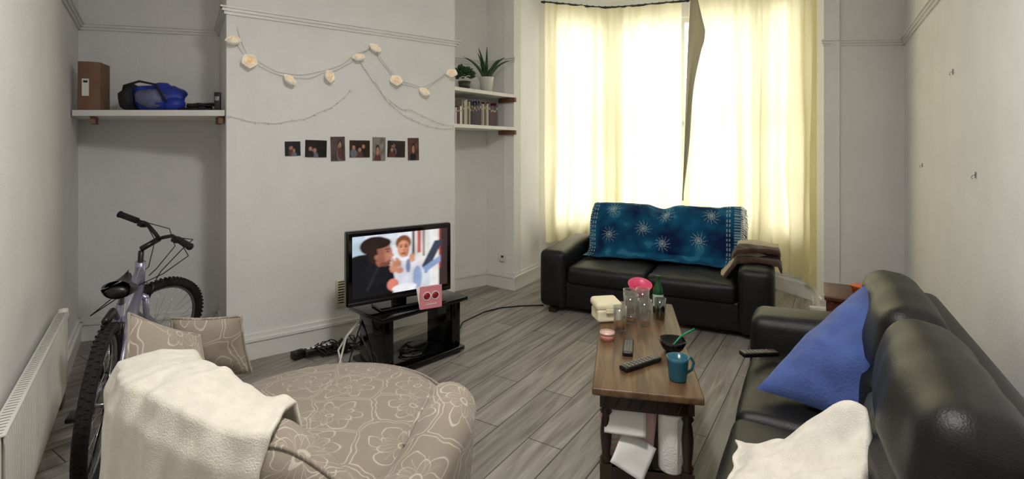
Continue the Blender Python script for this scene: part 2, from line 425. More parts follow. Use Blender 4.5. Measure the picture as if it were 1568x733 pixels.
def rail(g,p0,p1,i):
    conv={3:(0,.04),4:(.04,.04),5:(.04,0),7:(0,.04),13:(.04,0)}
    e=conv.get(i,(0,0))
    g.prism(seg_poly(p0,p1,-.038,0,*e),2.43,2.442,trimm); g.prism(seg_poly(p0,p1,-.026,0,*[q*.7 for q in e]),2.41,2.43,trimm); g.prism(seg_poly(p0,p1,-.014,0,*[q*.4 for q in e]),2.39,2.41,trimm)
trim_run('trim_picture_rail_%s',[0,1,2,3,4,5,6,7,13,14,15,16],rail)
def base(g,p0,p1,i):
    e={3:(0,.02),4:(.02,.02),5:(.02,0),7:(0,.02),8:(.02,0),12:(0,.02),13:(.02,0)}.get(i,(0,0))
    g.prism(seg_poly(p0,p1,-.02,0,*e),0,.13,trimm); g.prism(seg_poly(p0,p1,-.03,0,*e),.125,.145,trimm); g.prism(seg_poly(p0,p1,-.014,0,*e),.145,.175,trimm)
trim_run('baseboard_%s',list(range(0,17)),base)
# ---------------------------------------------------------------- shelves
g=Geo(); g.prism([(-3.03,3.49),(-1.985,3.50),(-2.385,4.1),(-3.31,3.87)],1.70,1.74,shelfm)
g.box((-2.985,3.62,1.675),(.03,.22,.05),bracket,rot=RZ(rad(35))); g.box((-2.09,3.62,1.675),(.03,.22,.05),bracket,rot=RZ(rad(35)))
g.build('shelf_alcove_left')
for z in(2.05,1.71):
    g=Geo(); g.prism([(-.55,4.61),(.025,5.295),(-.28,5.53),(-.88,5.06)],z-.032,z,shelfm)
    g.box((-.05,5.33,z-.057),(.03,.22,.045),bracket,rot=RZ(rad(52)))
    g.build('shelf_alcove_right',al=((-.55,4.61),rad(50)))
g=Geo(); g.rbox((0,0,.17),(.13,.17,.34),.004,card,n=2,seg=1)
g.box((-.02,-.0865,.16),(.04,.001,.12),paperw); g.box((.0,0,.3405),(.04,.165,.001),M('parcel_tape',S(150,118,85),.3,var=.05)); g.box((-.02,-.0872,.2),(.025,.001,.015),dk)
g.build('cardboard_box',(-2.985,3.62,1.742),rad(20))
g=Geo()
def bagf(p): 
    k=noise.noise(p*11+V((3,1,0)))*.9+noise.noise(p*26)*.4; q=p*(1+k*.35); q.z=max(q.z,-.085); return q
g.ell((0,0,.085),(.19,.11,.11),bluebag,fn=bagf,n=28); g.ell((.0,-.08,.085),(.10,.06,.07),M('grey_blue_pouch',S(96,98,130),.6,var=.2,vs=20),fn=bagf,n=20)
g.ell((-.16,-.02,.085),(.06,.10,.10),dk,fn=bagf,n=20); g.ell((.06,.03,.13),(.13,.09,.06),bluebag,fn=bagf,n=20); g.ell((.14,-.05,.05),(.07,.06,.05),bluebag,fn=lambda p:p if p.z>-.048 else p,n=16)
g.tube([(-.2,-.05,.1),(-.16,-.1,.17),(-.05,-.13,.20),(.05,-.12,.18),(.12,-.13,.06)],.008,dk)
g.build('blue_holdall_bag',(-2.58,3.68,1.745),rad(10))
g=Geo()
for k in range(7):
    a=random.random()*6; pp=[]
    for t in range(14):
        an=a+t*.55; pp.append((.08*math.cos(an)+random.uniform(-.02,.02)+k*.012-.03,.04*math.sin(an)+random.uniform(-.02,.02),.008+.010*k*.6+random.random()*.015))
    g.tube(pp,.006,cablek,6)
g.rbox((-.04,0,.03),(.08,.05,.055),.008,black_pl,n=2,rot=RZ(.4)); g.rbox((.06,-.03,.012),(.1,.04,.02),.006,black_pl,n=2)
g.build('tangled_cable_pile',(-2.26,3.66,1.742))
g=Geo(); g.rbox((0,0,.065),(.04,.03,.13),.006,black_pl,n=2); g.rbox((0,-.016,.085),(.028,.003,.03),.001,metal,n=1,seg=1); g.rbox((0,0,.006),(.06,.05,.012),.004,black_pl,n=2)
g.build('cordless_phone',(-2.08,3.58,1.742),rad(15))
g=Geo(); cols=[(50,42,68),(26,26,34),(76,50,52),(130,122,112),(36,50,76),(92,84,56),(180,176,166),(42,34,50),(84,36,44),(58,66,78)]
x=0
while x<.62:
    w=random.uniform(.013,.03); h=random.uniform(.19,.24); c=S(*random.choice(cols)); d=random.uniform(.11,.15)
    if x<.10: h=random.uniform(.15,.19); c=S(*random.choice([(225,220,210),(90,40,60),(215,215,220)]))
    g.box((x+w/2,d/2,h/2),(w*.94,d,h),colm,col=c); g.box((x+w/2,-.0006,h*.75),(w*.6,.001,h*.1),colm,col=S(170,160,140)); x+=w
g.build('book_row',(-.545,4.715,1.712),rad(50))
g=Geo()
g.lathe([(.001,.0),(.055,.0),(.074,.15),(.078,.158),(.068,.158),(.06,.13),(.001,.13)],potw,20)
for k in range(12):
    a=k*2.4; le=random.uniform(.32,.44) if k<8 else .2; out=random.uniform(.35,1.0); pp=[];rr=[]
    for t in range(9):
        q=t/8; r_=.01+le*out*.75*q**1.2; z=.12+le*(q*(1.15-.55*out*q)); pp.append((r_*math.cos(a),r_*math.sin(a),z)); rr.append(.019*(1-q)**.7+.001)
    g.tube(pp,rr,green_leaf,6)
g.build('potted_aloe',(-.26,5.17,2.052))
g=Geo(); g.lathe([(.001,0),(.05,0),(.062,.08),(.055,.08),(.001,.07)],potd,18)
for k in range(80):
    a=k*2.4; q=k/80; el=q*1.3; r_=.11; d=V((math.cos(a)*math.cos(el),math.sin(a)*math.cos(el),math.sin(el)))
    p=V((0,0,.12))+d*r_*random.uniform(.6,1); g.ell(p,(.026,.018,.008),green_leaf,n=6,rot=RZ(a)@RY(-el))
g.build('potted_succulent',(-.46,4.90,2.052))
# ---------------------------------------------------------------- fairy lights
t1=V((.805,.593,0)); n1=V((.593,-.805,0)); CA=(PL,math.atan2(1.06,1.44))
LP=[(-1.92,3.461,2.198),(-1.843,3.539,2.078),(-1.637,3.691,1.963),(-1.412,3.856,2.02),(-1.221,3.996,2.18),(-1.122,4.069,2.267),(-.975,4.178,2.03),(-.775,4.325,1.95),(-.555,4.494,2.132)]
g=Geo()
def onwall(X,z,o=.012): return V((X,3.46+.736*(X+1.95),z))+n1*o
def wire(pl,r=.0022,sag=.02,seed=0):
    out=[]
    for a,b in zip(pl[:-1],pl[1:]):
        for t in range(8):
            q=t/8; p=V(a).lerp(V(b),q); p.z-=math.sin(pi*q)*sag; p+=V((0,0,noise.noise(V((p.x*9,p.z*9,seed))) *.02)); out.append(p)
    out.append(V(pl[-1])); g.tube(out,r,wirem,5); return out
wire([onwall(x,z+.03) for x,y,z in LP],.0016); wire([onwall(-1.9,2.30)]+[onwall(x,z+.05) for x,y,z in LP[1:]],.0016,seed=5)
for i,(x,y,z) in enumerate(LP):
    B=Matrix.Translation(onwall(x,z,.045))@RZ(rad(-54)+random.uniform(-.7,.7))@RY(random.uniform(.5,1.5))
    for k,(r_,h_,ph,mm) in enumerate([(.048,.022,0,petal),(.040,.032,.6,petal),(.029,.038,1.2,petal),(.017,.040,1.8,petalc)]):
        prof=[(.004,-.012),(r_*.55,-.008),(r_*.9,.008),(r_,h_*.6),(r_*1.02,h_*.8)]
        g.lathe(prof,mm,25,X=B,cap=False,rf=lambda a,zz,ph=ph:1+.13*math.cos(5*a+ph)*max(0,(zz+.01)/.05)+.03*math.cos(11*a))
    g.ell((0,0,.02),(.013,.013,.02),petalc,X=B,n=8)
w1=wire([onwall(-1.94,1.70),onwall(-1.67,1.66),onwall(-1.42,1.77),onwall(-1.27,1.93)],.0014); 
w2=wire([onwall(-1.22,2.2),onwall(-1.1,2.0),onwall(-.98,1.83),onwall(-.8,1.70),onwall(-.53,1.66)],.0014)
w3=wire([onwall(-1.24,2.2),onwall(-1.0,1.86),onwall(-.86,1.80),onwall(-.53,1.68)],.0012,seed=9)
for w_ in (w1,w2,w3):
    for p in w_[::2]: g.ell(p+n1*.006,(.006,.006,.009),beadm,n=6)
g.build('fairy_lights',al=CA)
# ---------------------------------------------------------------- wall photos
def ellm(s,t,cx,cy,rx,ry): return ((s-cx)/rx)**2+((t-cy)/ry)**2<1
def soft(fn,d):
    offs=[(0,0),(d,0),(-d,0),(0,d),(0,-d),(d*.7,d*.7),(-d*.7,d*.7),(d*.7,-d*.7),(-d*.7,-d*.7)]
    def f(u,v):
        acc=[0,0,0]
        for a,b in offs:
            c=fn(min(1,max(0,u+a)),min(1,max(0,v+b)))
            for i in range(3): acc[i]+=c[i]
        return (acc[0]/9,acc[1]/9,acc[2]/9,1)
    return f
PH=[(-1.608,.108,.105),(-1.475,.157,.128),(-1.344,.11,.186),(-1.206,.163,.134),(-1.079,.11,.19),(-.959,.155,.135),(-.836,.102,.1875)]
for k,(x,w,h) in enumerate(PH):
    rnd=random.Random(k+3); faces=[(rnd.uniform(.2,.8),rnd.uniform(.35,.7)) for _ in range(1 if k in(4,6) else 3)]
    bg=[S(26,28,34),S(20,14,12),S(84,72,72),S(50,32,24),S(132,126,120),S(44,38,38),S(96,66,56)][k]
    def cf(u,v):
        c=bg; q=1+.6*noise.noise(V((u*4,v*4,k*3.))); c=(c[0]*q,c[1]*q,c[2]*q,1)
        for j,(fx,fy) in enumerate(faces):
            big=1.5 if k in(4,6) else 1
            if ellm(u,v,fx,fy-.35,.17*big,.26): c=[S(30,28,32),S(100,56,54),S(110,112,124)][(j+k)%3]
            if ellm(u,v,fx,fy+.04,.10*big,.16*big): c=S(34,22,18)
            if ellm(u,v,fx,fy,.075*big,.12*big): c=S(186,138,114)
            if ellm(u,v,fx-.03*big,fy+.03,.013*big,.012*big) or ellm(u,v,fx+.03*big,fy+.03,.013*big,.012*big) or ellm(u,v,fx,fy-.06*big,.03*big,.01): c=S(60,30,28)
        return c
    g=Geo(); g.grid(40,40,lambda u,v:((u-.5)*w,-.0025-.002*math.sin(pi*u),(v-.5)*h),paperm,soft(cf,.02)); g.box((0,0,0),(w,.003,h),paperw)
    p=onwall(x,1.475,.004); g.build('photo_print',rotm=Matrix.Translation(p)@RZ(rad(36.4))@RY(rad(rnd.uniform(-1.5,1.5))))
g=Geo(); g.rbox((0,0,0),(.10,.02,.21),.005,cream_pl,n=2,seg=1)
for k in range(9): g.box((0,-.011,-.08+k*.02),(.075,.006,.007),cream_pl,rot=RX(.5)); g.box((0,-.0095,-.07+k*.02),(.07,.002,.008),dk)
p=V((-1.319,3.925,.36))+n1*.012; g.build('wall_vent',p,rad(36.4))
for k,(x,y,z) in enumerate([(2.475,2.84,1.90),(2.976,3.67,1.354),(2.226,2.429,1.34)]):
    g=Geo(); s_=.6; g.rbox((0,0,0),(.02*s_,.006*s_,.05*s_),.0015,hookm,n=1,seg=1); g.tube([V(q)*s_ for q in [(0,-.003,.0),(0,-.018,-.005),(0,-.024,-.02),(0,-.018,-.03),(0,-.012,-.028)]],.0025*s_,hookm,6)
    p=V((x,y,z))+V((-.856,.517,0))*.004; g.build('wall_hook',p,rad(-120.6))
# ---------------------------------------------------------------- curtains
def path_at(P,s):
    d=[0]
    for a,b in zip(P[:-1],P[1:]): d.append(d[-1]+(V(b)-V(a)).length)
    x=s*d[-1]
    for i in range(len(P)-1):
        if x<=d[i+1]+1e-9:
            q=(x-d[i])/(d[i+1]-d[i]); return V(P[i]).lerp(V(P[i+1]),q),(V(P[i+1])-V(P[i])).normalized(),d[-1]
    return V(P[-1]),(V(P[-1])-V(P[-2])).normalized(),d[-1]
def smoothp(P):
    o=[P[0]]
    for i in range(1,len(P)-1):
        a,b,c=V(P[i-1]),V(P[i]),V(P[i+1])
        for q in (0,.25,.5,.75,1):
            p0=b.lerp(a,.2);p2=b.lerp(c,.2); o.append(tuple(p0*(1-q)**2+b*2*q*(1-q)+p2*q*q))
    o.append(P[-1]); return o
CL=smoothp([(.37,5.70),(1.13,5.95),(1.90,5.68)]); CR=smoothp([(1.97,5.62),(2.64,5.40),(2.84,4.93),(2.81,4.58)])
def curtain(P,zb,folds,seed,left=None):
    g=Geo()
    def f(u,v):
        p,d,L_=path_at(P,u); n=V((d.y,-d.x)); z=3.13+(zb(u)-3.13)*v
        am=.014+.024*v
        w=math.sin(u*folds*2*pi+1.8*noise.noise(V((u*5,v*1.2,seed))))*am+noise.noise(V((u*9,v*2.5,seed)))*.045*(.3+v)
        w+=.006*math.sin(u*folds*14)*(1-v)**3
        q=p+n*w
        if left: q=q+V((left(v)*(1-u)**3*1.0,-.03*v*(1-u)**3))
        return (q.x,q.y,z+.012*noise.noise(V((u*20,0,seed))))
    g.grid(190,46,f,curt)
    return g
g=curtain(CL,lambda u:.44-.04*u,8,1.0); g.build('curtain')
g=curtain(CR,lambda u:.30-.12*u,9,4.0,left=lambda v:-.13*v)
def flap(u,v):
    w=max(.012,.13*(1-v)**.8*(1+.5*math.sin(v*9)*(1-v))); z=3.12-2.2*v
    x0=1.965-.13*(2.2*v/2.8)
    return (x0+w*u*(.4+.6*min(1,v*6+.3))-.01,5.56-.03*u-.03*v+.012*math.sin(u*9+v*5),z-.08*u*math.sin(pi*min(1,v*4)))
g.grid(14,60,flap,lining); g.build('curtain')
g=Geo(); RP=[ (x,y,3.145) for x,y in smoothp([(.33,5.72),(1.13,5.98),(2.66,5.43),(2.87,4.93),(2.82,4.55)])]
g.tube(RP,.012,black_pl,8)
for s_ in range(44):
    p,d,_=path_at([q[:2] for q in RP],(s_+.5)/44); g.tube([(p.x+.016*math.cos(a),p.y,3.145+.016*math.sin(a)) for a in [t*pi/4 for t in range(8)]],.003,black_pl,5,True)
g.build('curtain_rail')
# ---------------------------------------------------------------- radiator
ld=V((.582,-.813,0)); ln=V((.813,.582,0))
g=Geo(); RL=1.5
def rf(u,v): return (u*RL,.062+.007*math.cos(u*RL/.034*2*pi)*min(1,20*v,20*(1-v)) ,.13+v*.42)
g.grid(360,10,rf,radm)
g.box((RL/2,.04,.34),(RL,.036,.42),radm); g.rbox((RL/2,.046,.553),(RL+.01,.05,.01),.003,radm,n=2,seg=1)
for k in range(60): g.box((.02+k*.025,.046,.5585),(.003,.03,.0015),hookm)
g.box((.2,.015,.4),(.03,.02,.2),metal); g.box((1.3,.015,.4),(.03,.02,.2),metal)
g.tube([(-.045,.045,.48),(0,.045,.48)],.012,chrome); g.lathe([(.001,0),(.022,.0),(.026,.03),(.022,.075),(.001,.08)],white_pl,14,X=T(-.055,.045,.49))
g.tube([(-.055,.045,.47),(-.055,.045,.05),(-.055,.03,.0)],.008,metal)
start=V((-3.33,3.89,0))+ld*1.36+ln*.004
g.build('radiator',start,math.atan2(ld.y,ld.x))
# ---------------------------------------------------------------- sofas
def sofa(name,loc,yaw,W,D,armw,armh,backh,tuft=False):
    g=Geo()
    sw=W-2*armw
    g.rbox((0,.02,.17),(W-.04,D-.08,.24),.03,leather,n=4)
    for sx in(-1,1):
        def arm(w,h):
            w.z+= .012*math.sin((w.y/h.y)*2.0)*(1 if w.z>0 else 0); return w
        g.rbox((sx*(W-armw)/2,-.01,(armh+.04)/2+.01),(armw,D-.04,armh-.04),.055,leather,puff=(.012,.01,.018),n=6,fn=arm)
        g.box((sx*(W-armw)/2,-D/2+.06,.02),(.07,.07,.04),darkwood); g.box((sx*(W-armw)/2,D/2-.08,.02),(.07,.07,.04),darkwood)
    n=2; cw=sw/n
    for k in range(n):
        cx=-sw/2+cw*(k+.5)
        def cr(w,h,k=k):
            w.z+=.009*noise.noise(V((w.x*9+k*5,w.y*9,3)))*(1 if w.z>0 else 0); return w
        g.rbox((cx,-.10,.345),(cw-.006,D-.26,.16),.045,leather,puff=(0,.012,.022),n=14,fn=cr)
        bh=backh-.36
        def bk(w,h,k=k):
            z=w.z/h.z
            if tuft:
                fold=-.028*math.exp(-((z-.05)/.07)**2)
                w.z+=.006*noise.noise(V((w.x*7,w.y*7,k*3.)))
            else: fold=-.01*math.exp(-((z-.2)/.10)**2)
            s_=1 if w.y<0 else 0
            w.y-=fold*s_
            w.y+=.012*noise.noise(V((w.x*7,w.z*7,k*7.)))
            return w
        g.rbox((cx,D/2-.235,.36+bh/2),(cw-.004,.20,bh),.075,leather,rot=RX(rad(-11)),puff=(0,.035,.02),n=20,seg=4,fn=bk)
    g.rbox((0,D/2-.09,backh*.5-.02),(sw+.06,.12,backh-.14),.05,leather,rot=RX(rad(-4)),n=4)
    return g.build(name,loc,yaw)
s1=sofa('leather_sofa',(1.314,4.623,0),rad(-27),1.91,.98,.25,.56,.86)
s2=sofa('leather_sofa',(1.194,1.806,0),rad(-120.6),2.16,.80,.28,.58,.90,True)
TP=[(-.12,.452),(-.02,.458),(.035,.50),(.065,.62),(.10,.76),(.145,.87),(.21,.915),(.29,.915),(.345,.87),(.385,.76),(.40,.62)]
TP=[(y+.052,z) for y,z in TP]
tl=[0]
for a,b in zip(TP[:-1],TP[1:]): tl.append(tl[-1]+(V(a)-V(b)).length)
def tpos(s):
    for i in range(len(TP)-1):
        if s<=tl[i+1]+1e-9: return V(TP[i]).lerp(V(TP[i+1]),(s-tl[i])/(tl[i+1]-tl[i]))
    return V(TP[-1])
TW=1.36; suns=[(x_,y_+.10) for x_,y_ in [(.21,.47),(.20,.22),(.52,.30),(.72,.46),(.70,.17),(1.01,.22),(1.12,.45),(.45,.60),(.9,.66),(.2,.75)]]
def sunmask(x,s):
    for (cx,cy) in suns:
        dx=x-cx;dy=s-cy; r=math.hypot(dx,dy)
        if r<.085:
            a=math.atan2(dy,dx)
            if r<.016 or .023<r<.031: return 1
            if .036<r<.082 and abs(math.sin(a*6+.6*math.sin(r*60)))<.36*(1-(r-.036)/.048): return 1
    return 0
def tcol(u,v):
    x=u*TW;s=v*tl[-1]
    n_=noise.noise(V((x*4.5,s*4.5,2)))+.5*noise.noise(V((x*13,s*13,5)))
    q=max(0,min(1,.5+n_*.9)); a=V(S(6,32,76)[:3]); b=V(S(18,98,136)[:3]); c=a.lerp(b,q)
    if n_>.42: c=c.lerp(V(S(70,140,165)[:3]),.35)
    if sunmask(x,s): c=V(S(150,170,176)[:3])
    for bx in (.035,.055,TW-.09,TW-.11):
        if abs(x-bx)<.005 and math.sin(s*150)>-.2: c=V(S(150,172,178)[:3])
    if x>TW-.05 or x<.02:
        if math.sin(s*260)>.1: c=V(S(130,160,168)[:3])
    return (c.x,c.y,c.z,1)
def tfn(u,v):
    s=v*tl[-1]; p=tpos(s); x=-.66+u*TW+.012*noise.noise(V((v*4,0,u*2)))
    cr=.014*noise.noise(V((x*9,s*5,1)))+.022*abs(noise.noise(V((x*4,s*2,8))))
    dip=.06*math.exp(-((x+.02)/.10)**2)*math.exp(-((s-.60)/.15)**2)
    tang=tpos(min(tl[-1],s+.02))-tpos(max(0,s-.02)); nn=V((-tang.y,tang.x)).normalized()
    y=p.x+nn.x*(cr+.014)+(.05*math.sin(x*4+1)*max(0,1-v*5)); z=p.y+nn.y*(cr+.014)-dip
    return (x,y,z)
g=Geo(); clothm=MC('tie_dye_cloth',.85,bump=.2,bs=150,spec=.2); g.grid(300,210,tfn,clothm,tcol)
for k in range(60):
    v=(k+.5)/60; p=V(tfn(1,v)); g.tube([p,p+V((.02,-.004,-.008)),p+V((.035+.01*random.random(),-.004,-.03))],.0016,clothm,4)
g.build('sun_pattern_throw',s1.location,s1.rotation_euler.z,solid=.006)
# folded blanket: layered soft sheets draped over the arm (local: x across arm, y along arm)
def foldsheet(g,x0,x1,y0,y1,zt,drop0,drop1,m,seed,amp=.016,skew=0):
    armx=.145
    def f(u,v):
        s=x0+(x1-x0)*u; y=y0+(y1-y0)*v+skew*(u-.5)
        # drape: beyond +-armx hangs down
        if s<-armx: k=-armx-s; x=-armx-.55*k; z=zt-drop0*k
        elif s>armx: k=s-armx; x=armx+.4*k; z=zt-drop1*k
        else: x=s; z=zt
        z+=.018*math.cos(s/armx*1.2)
        w=noise.noise(V((s*6,y*7,seed)))*amp*1.8+abs(noise.noise(V((s*4+y*8,y*5,seed+3))))*amp*1.6
        e=min(1,v*10,(1-v)*10)
        return (x,y,z+w-.03*(1-math.sqrt(max(0,e*(2-e)))))
    g.grid(60,40,f,m)
g=Geo()
foldsheet(g,-.34,.20,-.20,.16,.012,.75,.8,brownb,1)
foldsheet(g,-.38,.12,-.10,.14,.045,.70,.8,creamb,5,skew=.05)
foldsheet(g,-.24,.18,-.08,.17,.075,.65,.8,brownb,9,skew=-.04)
foldsheet(g,-.16,.15,.02,.18,.10,.6,.8,creamb,12,skew=.03)
foldsheet(g,-.20,.17,-.16,.02,.09,.6,.8,brownb,15,skew=.06)
g.build('folded_blanket',(2.02,4.16,.568),rad(-27),solid=.014)
# ---------------------------------------------------------------- cushion & white throw on near sofa
g=Geo(); g.pillow((1.02,2.12,.46),(1.30,1.82,.455),(1.46,1.90,.74),(1.53,2.20,.875),.25,bluem,n=40,wr=.009,seed=2,bow=.02)
g.build('blue_cushion',al=((1.3,2.0),rad(-45)))
def wt(u,v):
    x=.08+.38*u; y=-1.32-.40*v
    ramp=max(0,min(1,(x-.15)/.26)); ramp=ramp*ramp*(3-2*ramp)
    cx=-1.47-.03*math.sin(x*14)
    h=.03+.215*ramp*math.exp(-((y-cx)/.085)**2)+.10*math.exp(-((y+1.60)/.09)**2)*ramp+.05*math.exp(-((y-cx)/.13)**2)*(1-ramp)*math.exp(-((x-.2)/.08)**2)
    h+=.05*abs(noise.noise(V((x*4,y*15,2))))+.024*noise.noise(V((x*12,y*18,4)))
    ed=min(1,u*7,(1-u)*9+.3,v*7,(1-v)*7)
    h=h*ed
    return (x+.04*noise.noise(V((y*9,0,1))),y+.05*noise.noise(V((x*9,3,1))),max(.012,h))
g=Geo(); g.grid(90,90,wt,fleece2); g.build('white_fleece_throw',(1.386,2.938,.43),rad(-30.6),solid=.012)
g=Geo(); g.rbox((0,0,.011),(.18,.05,.022),.006,black_pl,n=2)
for a in range(6):
    for b in range(3): g.box((-.06+a*.02,-.012+b*.012,.0225),(.011,.007,.003),hookm)
g.build('remote_control',(1.20,2.46,.462),rad(5))
# ---------------------------------------------------------------- side table + orange tub, router
g=Geo(); g.rbox((0,0,.49),(.42,.42,.03),.006,redwood,n=2,seg=1); g.box((0,0,.44),(.37,.37,.07),redwood); g.box((0,0,.15),(.36,.36,.02),redwood)
for a in(-1,1):
    for b in(-1,1): g.box((a*.175,b*.175,.24),(.04,.04,.48),redwood)
g.build('side_table',(2.34,3.40,0),rad(59))
g=Geo(); g.lathe([(.001,0),(.05,0),(.062,.05),(.066,.052),(.058,.056),(.001,.06)],orange,20); g.rbox((.08,.02,.02),(.08,.05,.035),.01,orange,n=2); g.build('orange_tub',(2.33,3.38,.506))
g=Geo(); g.rbox((0,0,.07),(.17,.06,.13),.012,white_pl,n=3); g.box((0,-.031,.03),(.1,.002,.008),dk); g.tube([(.05,.02,.1),(.05,.03,.22)],.006,white_pl); g.tube([(-.05,.02,.1),(-.05,.03,.22)],.006,white_pl)
g.box((0,0,.003),(.1,.06,.006),white_pl); g.build('wifi_router',(2.62,4.30,0),rad(-20))
# ---------------------------------------------------------------- coffee table
ct=(.676,2.66,0); cy=rad(78)
g=Geo(); TH=.48
g.rbox((0,0,TH-.016),(1.27,.44,.032),.008,oak,n=3,seg=2)
g.rbox((0,0,TH-.075),(1.15,.34,.075),.004,darkwood,n=2,seg=1)
for k in range(22): 
    g.tube([(-.54+k*.0514,-.172,TH-.04),(-.54+k*.0514+.025,-.172,TH-.1)],.004,darkwood,5); 
for k in range(7):
    g.tube([(-.577,-.15+k*.05,TH-.04),(-.577,-.125+k*.05,TH-.1)],.004,darkwood,5)
legp=[(.022,.05),(.024,.10),(.018,.12),(.026,.135),(.016,.15),(.022,.20),(.025,.25),(.020,.30),(.016,.32),(.026,.335),(.018,.35),(.024,.37)]
for a in(-1,1):
    for b in(-1,1):
        g.box((a*.55,b*.165,.425),(.05,.05,.10),darkwood); g.box((a*.55,b*.165,.085),(.05,.05,.10),darkwood)
        g.lathe([(r_,z+.015) for r_,z in legp],darkwood,14,X=T(a*.55,b*.165,0)); g.lathe([(.015,0),(.025,.015),(.022,.04)],darkwood,12,X=T(a*.55,b*.165,0))
g.box((0,0,.11),(1.12,.33,.02),darkwood)
for b in(-1,1): g.box((0,b*.165,.095),(1.05,.03,.05),darkwood)
g.box((-.555,0,.095),(.02,.30,.05),darkwood)
g.build('coffee_table',ct,cy)
TZ=TH+.001
g=Geo(); g.rbox((0,0,.04),(.15,.13,.075),.02,foam,puff=(-.01,-.01,0),n=4); g.rbox((0,.005,.095),(.155,.135,.05),.022,foam,n=4,rot=RX(.1)); g.box((0,-.07,.07),(.05,.01,.02),foam)
g.build('takeaway_foam_box',(.545,2.93,TZ),rad(10))
def tumbler(x,y,h,r,liq=0,m=glassm,nm='drinking_glass'):
    g=Geo(); g.lathe([(.001,0),(r*.8,0),(r,h),(r-.003,h),(r*.8-.003,.008),(.001,.008)],m,24)
    g.torus((0,0,h),r-.0015,.002,m,n=24,k=6,axis='Z')
    if liq: g.lathe([(.001,.009),(r*.8-.004,.009),(r*.8+ (r*.2)*liq-.004,h*liq),(.001,h*liq)],amber,20)
    g.build(nm,(x,y,TZ))
tumbler(.585,2.75,.13,.038,.35); tumbler(.675,2.88,.16,.042,.12); tumbler(.745,2.84,.14,.038,.08); tumbler(.775,3.0,.16,.04); tumbler(.70,3.02,.15,.038,.2)
g=Geo(); g.lathe([(.001,0),(.03,0),(.031,.12),(.028,.145),(.013,.175),(.012,.215),(.014,.22),(.001,.221)],M('bottle_green_glass',S(24,84,40),.1,trans=.3,var=.1),20); g.lathe([(.0315,.04),(.0318,.11)],M('bottle_label',S(200,215,195),.6,var=.05),20,cap=False); g.build('beer_bottle',(.885,3.07,TZ))
g=Geo(); g.lathe([(.001,0),(.026,0),(.034,.12),(.031,.12),(.024,.006),(.001,.006)],greeng,18); g.build('drinking_glass',(.86,2.94,TZ))
g=Geo(); g.lathe([(.001,0),(.035,0),(.05,.05),(.075,.10),(.072,.10),(.046,.052),(.03,.006),(.001,.006)],pinkm,24,X=T(0,0,.05)@RX(.35)); g.lathe([(.03,.0),(.04,.06)],greenp,16); g.build('pink_bowl',(.80,3.20,TZ))
g=Geo(); g.lathe([(.001,0),(.036,0),(.037,.035),(.001,.036)],candle,24); g.lathe([(.039,.03),(.039,.042),(.001,.043)],M('tin_lid',S(225,190,180),.3,.2,var=.05),24); g.build('candle_tin',(.493,2.62,TZ))
def remote(x,y,yaw,L_,w):
    g=Geo(); g.rbox((0,0,.011),(L_,w,.02),.007,black_pl,n=3)
    for a in range(8):
        for b in range(3): g.box((-L_*.38+a*L_*.095,(-1+b)*w*.27,.0215),(L_*.05,w*.17,.003),hookm)
    g.build('remote_control',(x,y,TZ),yaw)
remote(.571,2.49,rad(75),.19,.048); remote(.585,2.30,rad(33),.23,.05)
g=Geo(); g.lathe([(.001,0),(.03,0),(.05,.02),(.068,.06),(.064,.06),(.046,.024),(.001,.01)],black_gl,28)
g.tube([(0,0,.03),(.05,.03,.065),(.13,.07,.085)],[.004,.004,.006],greenp,6); g.ell((0,0,.025),(.025,.018,.006),greenp,n=10); g.build('black_bowl',(.78,2.46,TZ))
g=Geo(); g.lathe([(.001,0),(.034,0),(.037,.01),(.044,.085),(.047,.10),(.043,.10),(.038,.03),(.03,.01),(.001,.008)],tealm,28)
g.tube([(.042,0,.085),(.065,0,.088),(.078,0,.065),(.068,0,.035),(.040,0,.025)],.006,tealm,8)
g.lathe([(.001,.06),(.039,.06)],M('coffee_liquid',S(60,44,34),.2,var=.1),20,cap=False); g.build('coffee_mug',(.705,2.155,TZ),rad(15))
g=Geo(); g.lathe([(.02,0),(.052,0),(.054,.005),(.054,.235),(.052,.24),(.02,.24),(.018,.235),(.018,.005),(.02,0)],tissue,28,cap=False)
g.lathe([(.02,.001),(.0205,.001),(.0205,.243),(.018,.243),(.018,.001)],card,20,cap=False)
def ts(u,v): return (.0545*math.cos(-1.2-u*.5)+.012*u*u,.0545*math.sin(-1.2-u*.5)-.01*u,.01+.22*v)
g.grid(8,6,ts,tissue); g.build('kitchen_roll',(.672,2.135,.121))
g=Geo()
def sheet(c,w,h,yaw,tilt,roll,m,sd):
    X=T(*c)@RZ(yaw)@RY(roll)@RX(tilt)
    g.grid(10,10,lambda u,v:((u-.5)*w,.008*noise.noise(V((u*2,v*2,sd)))+.012*(u-.5)**2,v*h),m,X=X)
sheet((.47,2.11,.27),.17,.10,rad(-12),-.35,.03,paperw,1); sheet((.47,2.08,.135),.15,.14,rad(-10),-.45,.5,paperw,2); sheet((.545,2.15,.20),.11,.15,rad(-8),-.3,.15,paperp,3); sheet((.575,2.20,.2),.08,.16,rad(-8),-.25,-.1,paperp,4); sheet((.50,2.25,.125),.2,.12,rad(-12),-1.3,.0,paperw,5)
for k in range(9): g.box((.50,2.27,.128+k*.014),(.18,.16,.012),paperw if k%2 else paperp,rot=RZ(k*.05-.2))
g.build('letters_and_papers',solid=.0012)
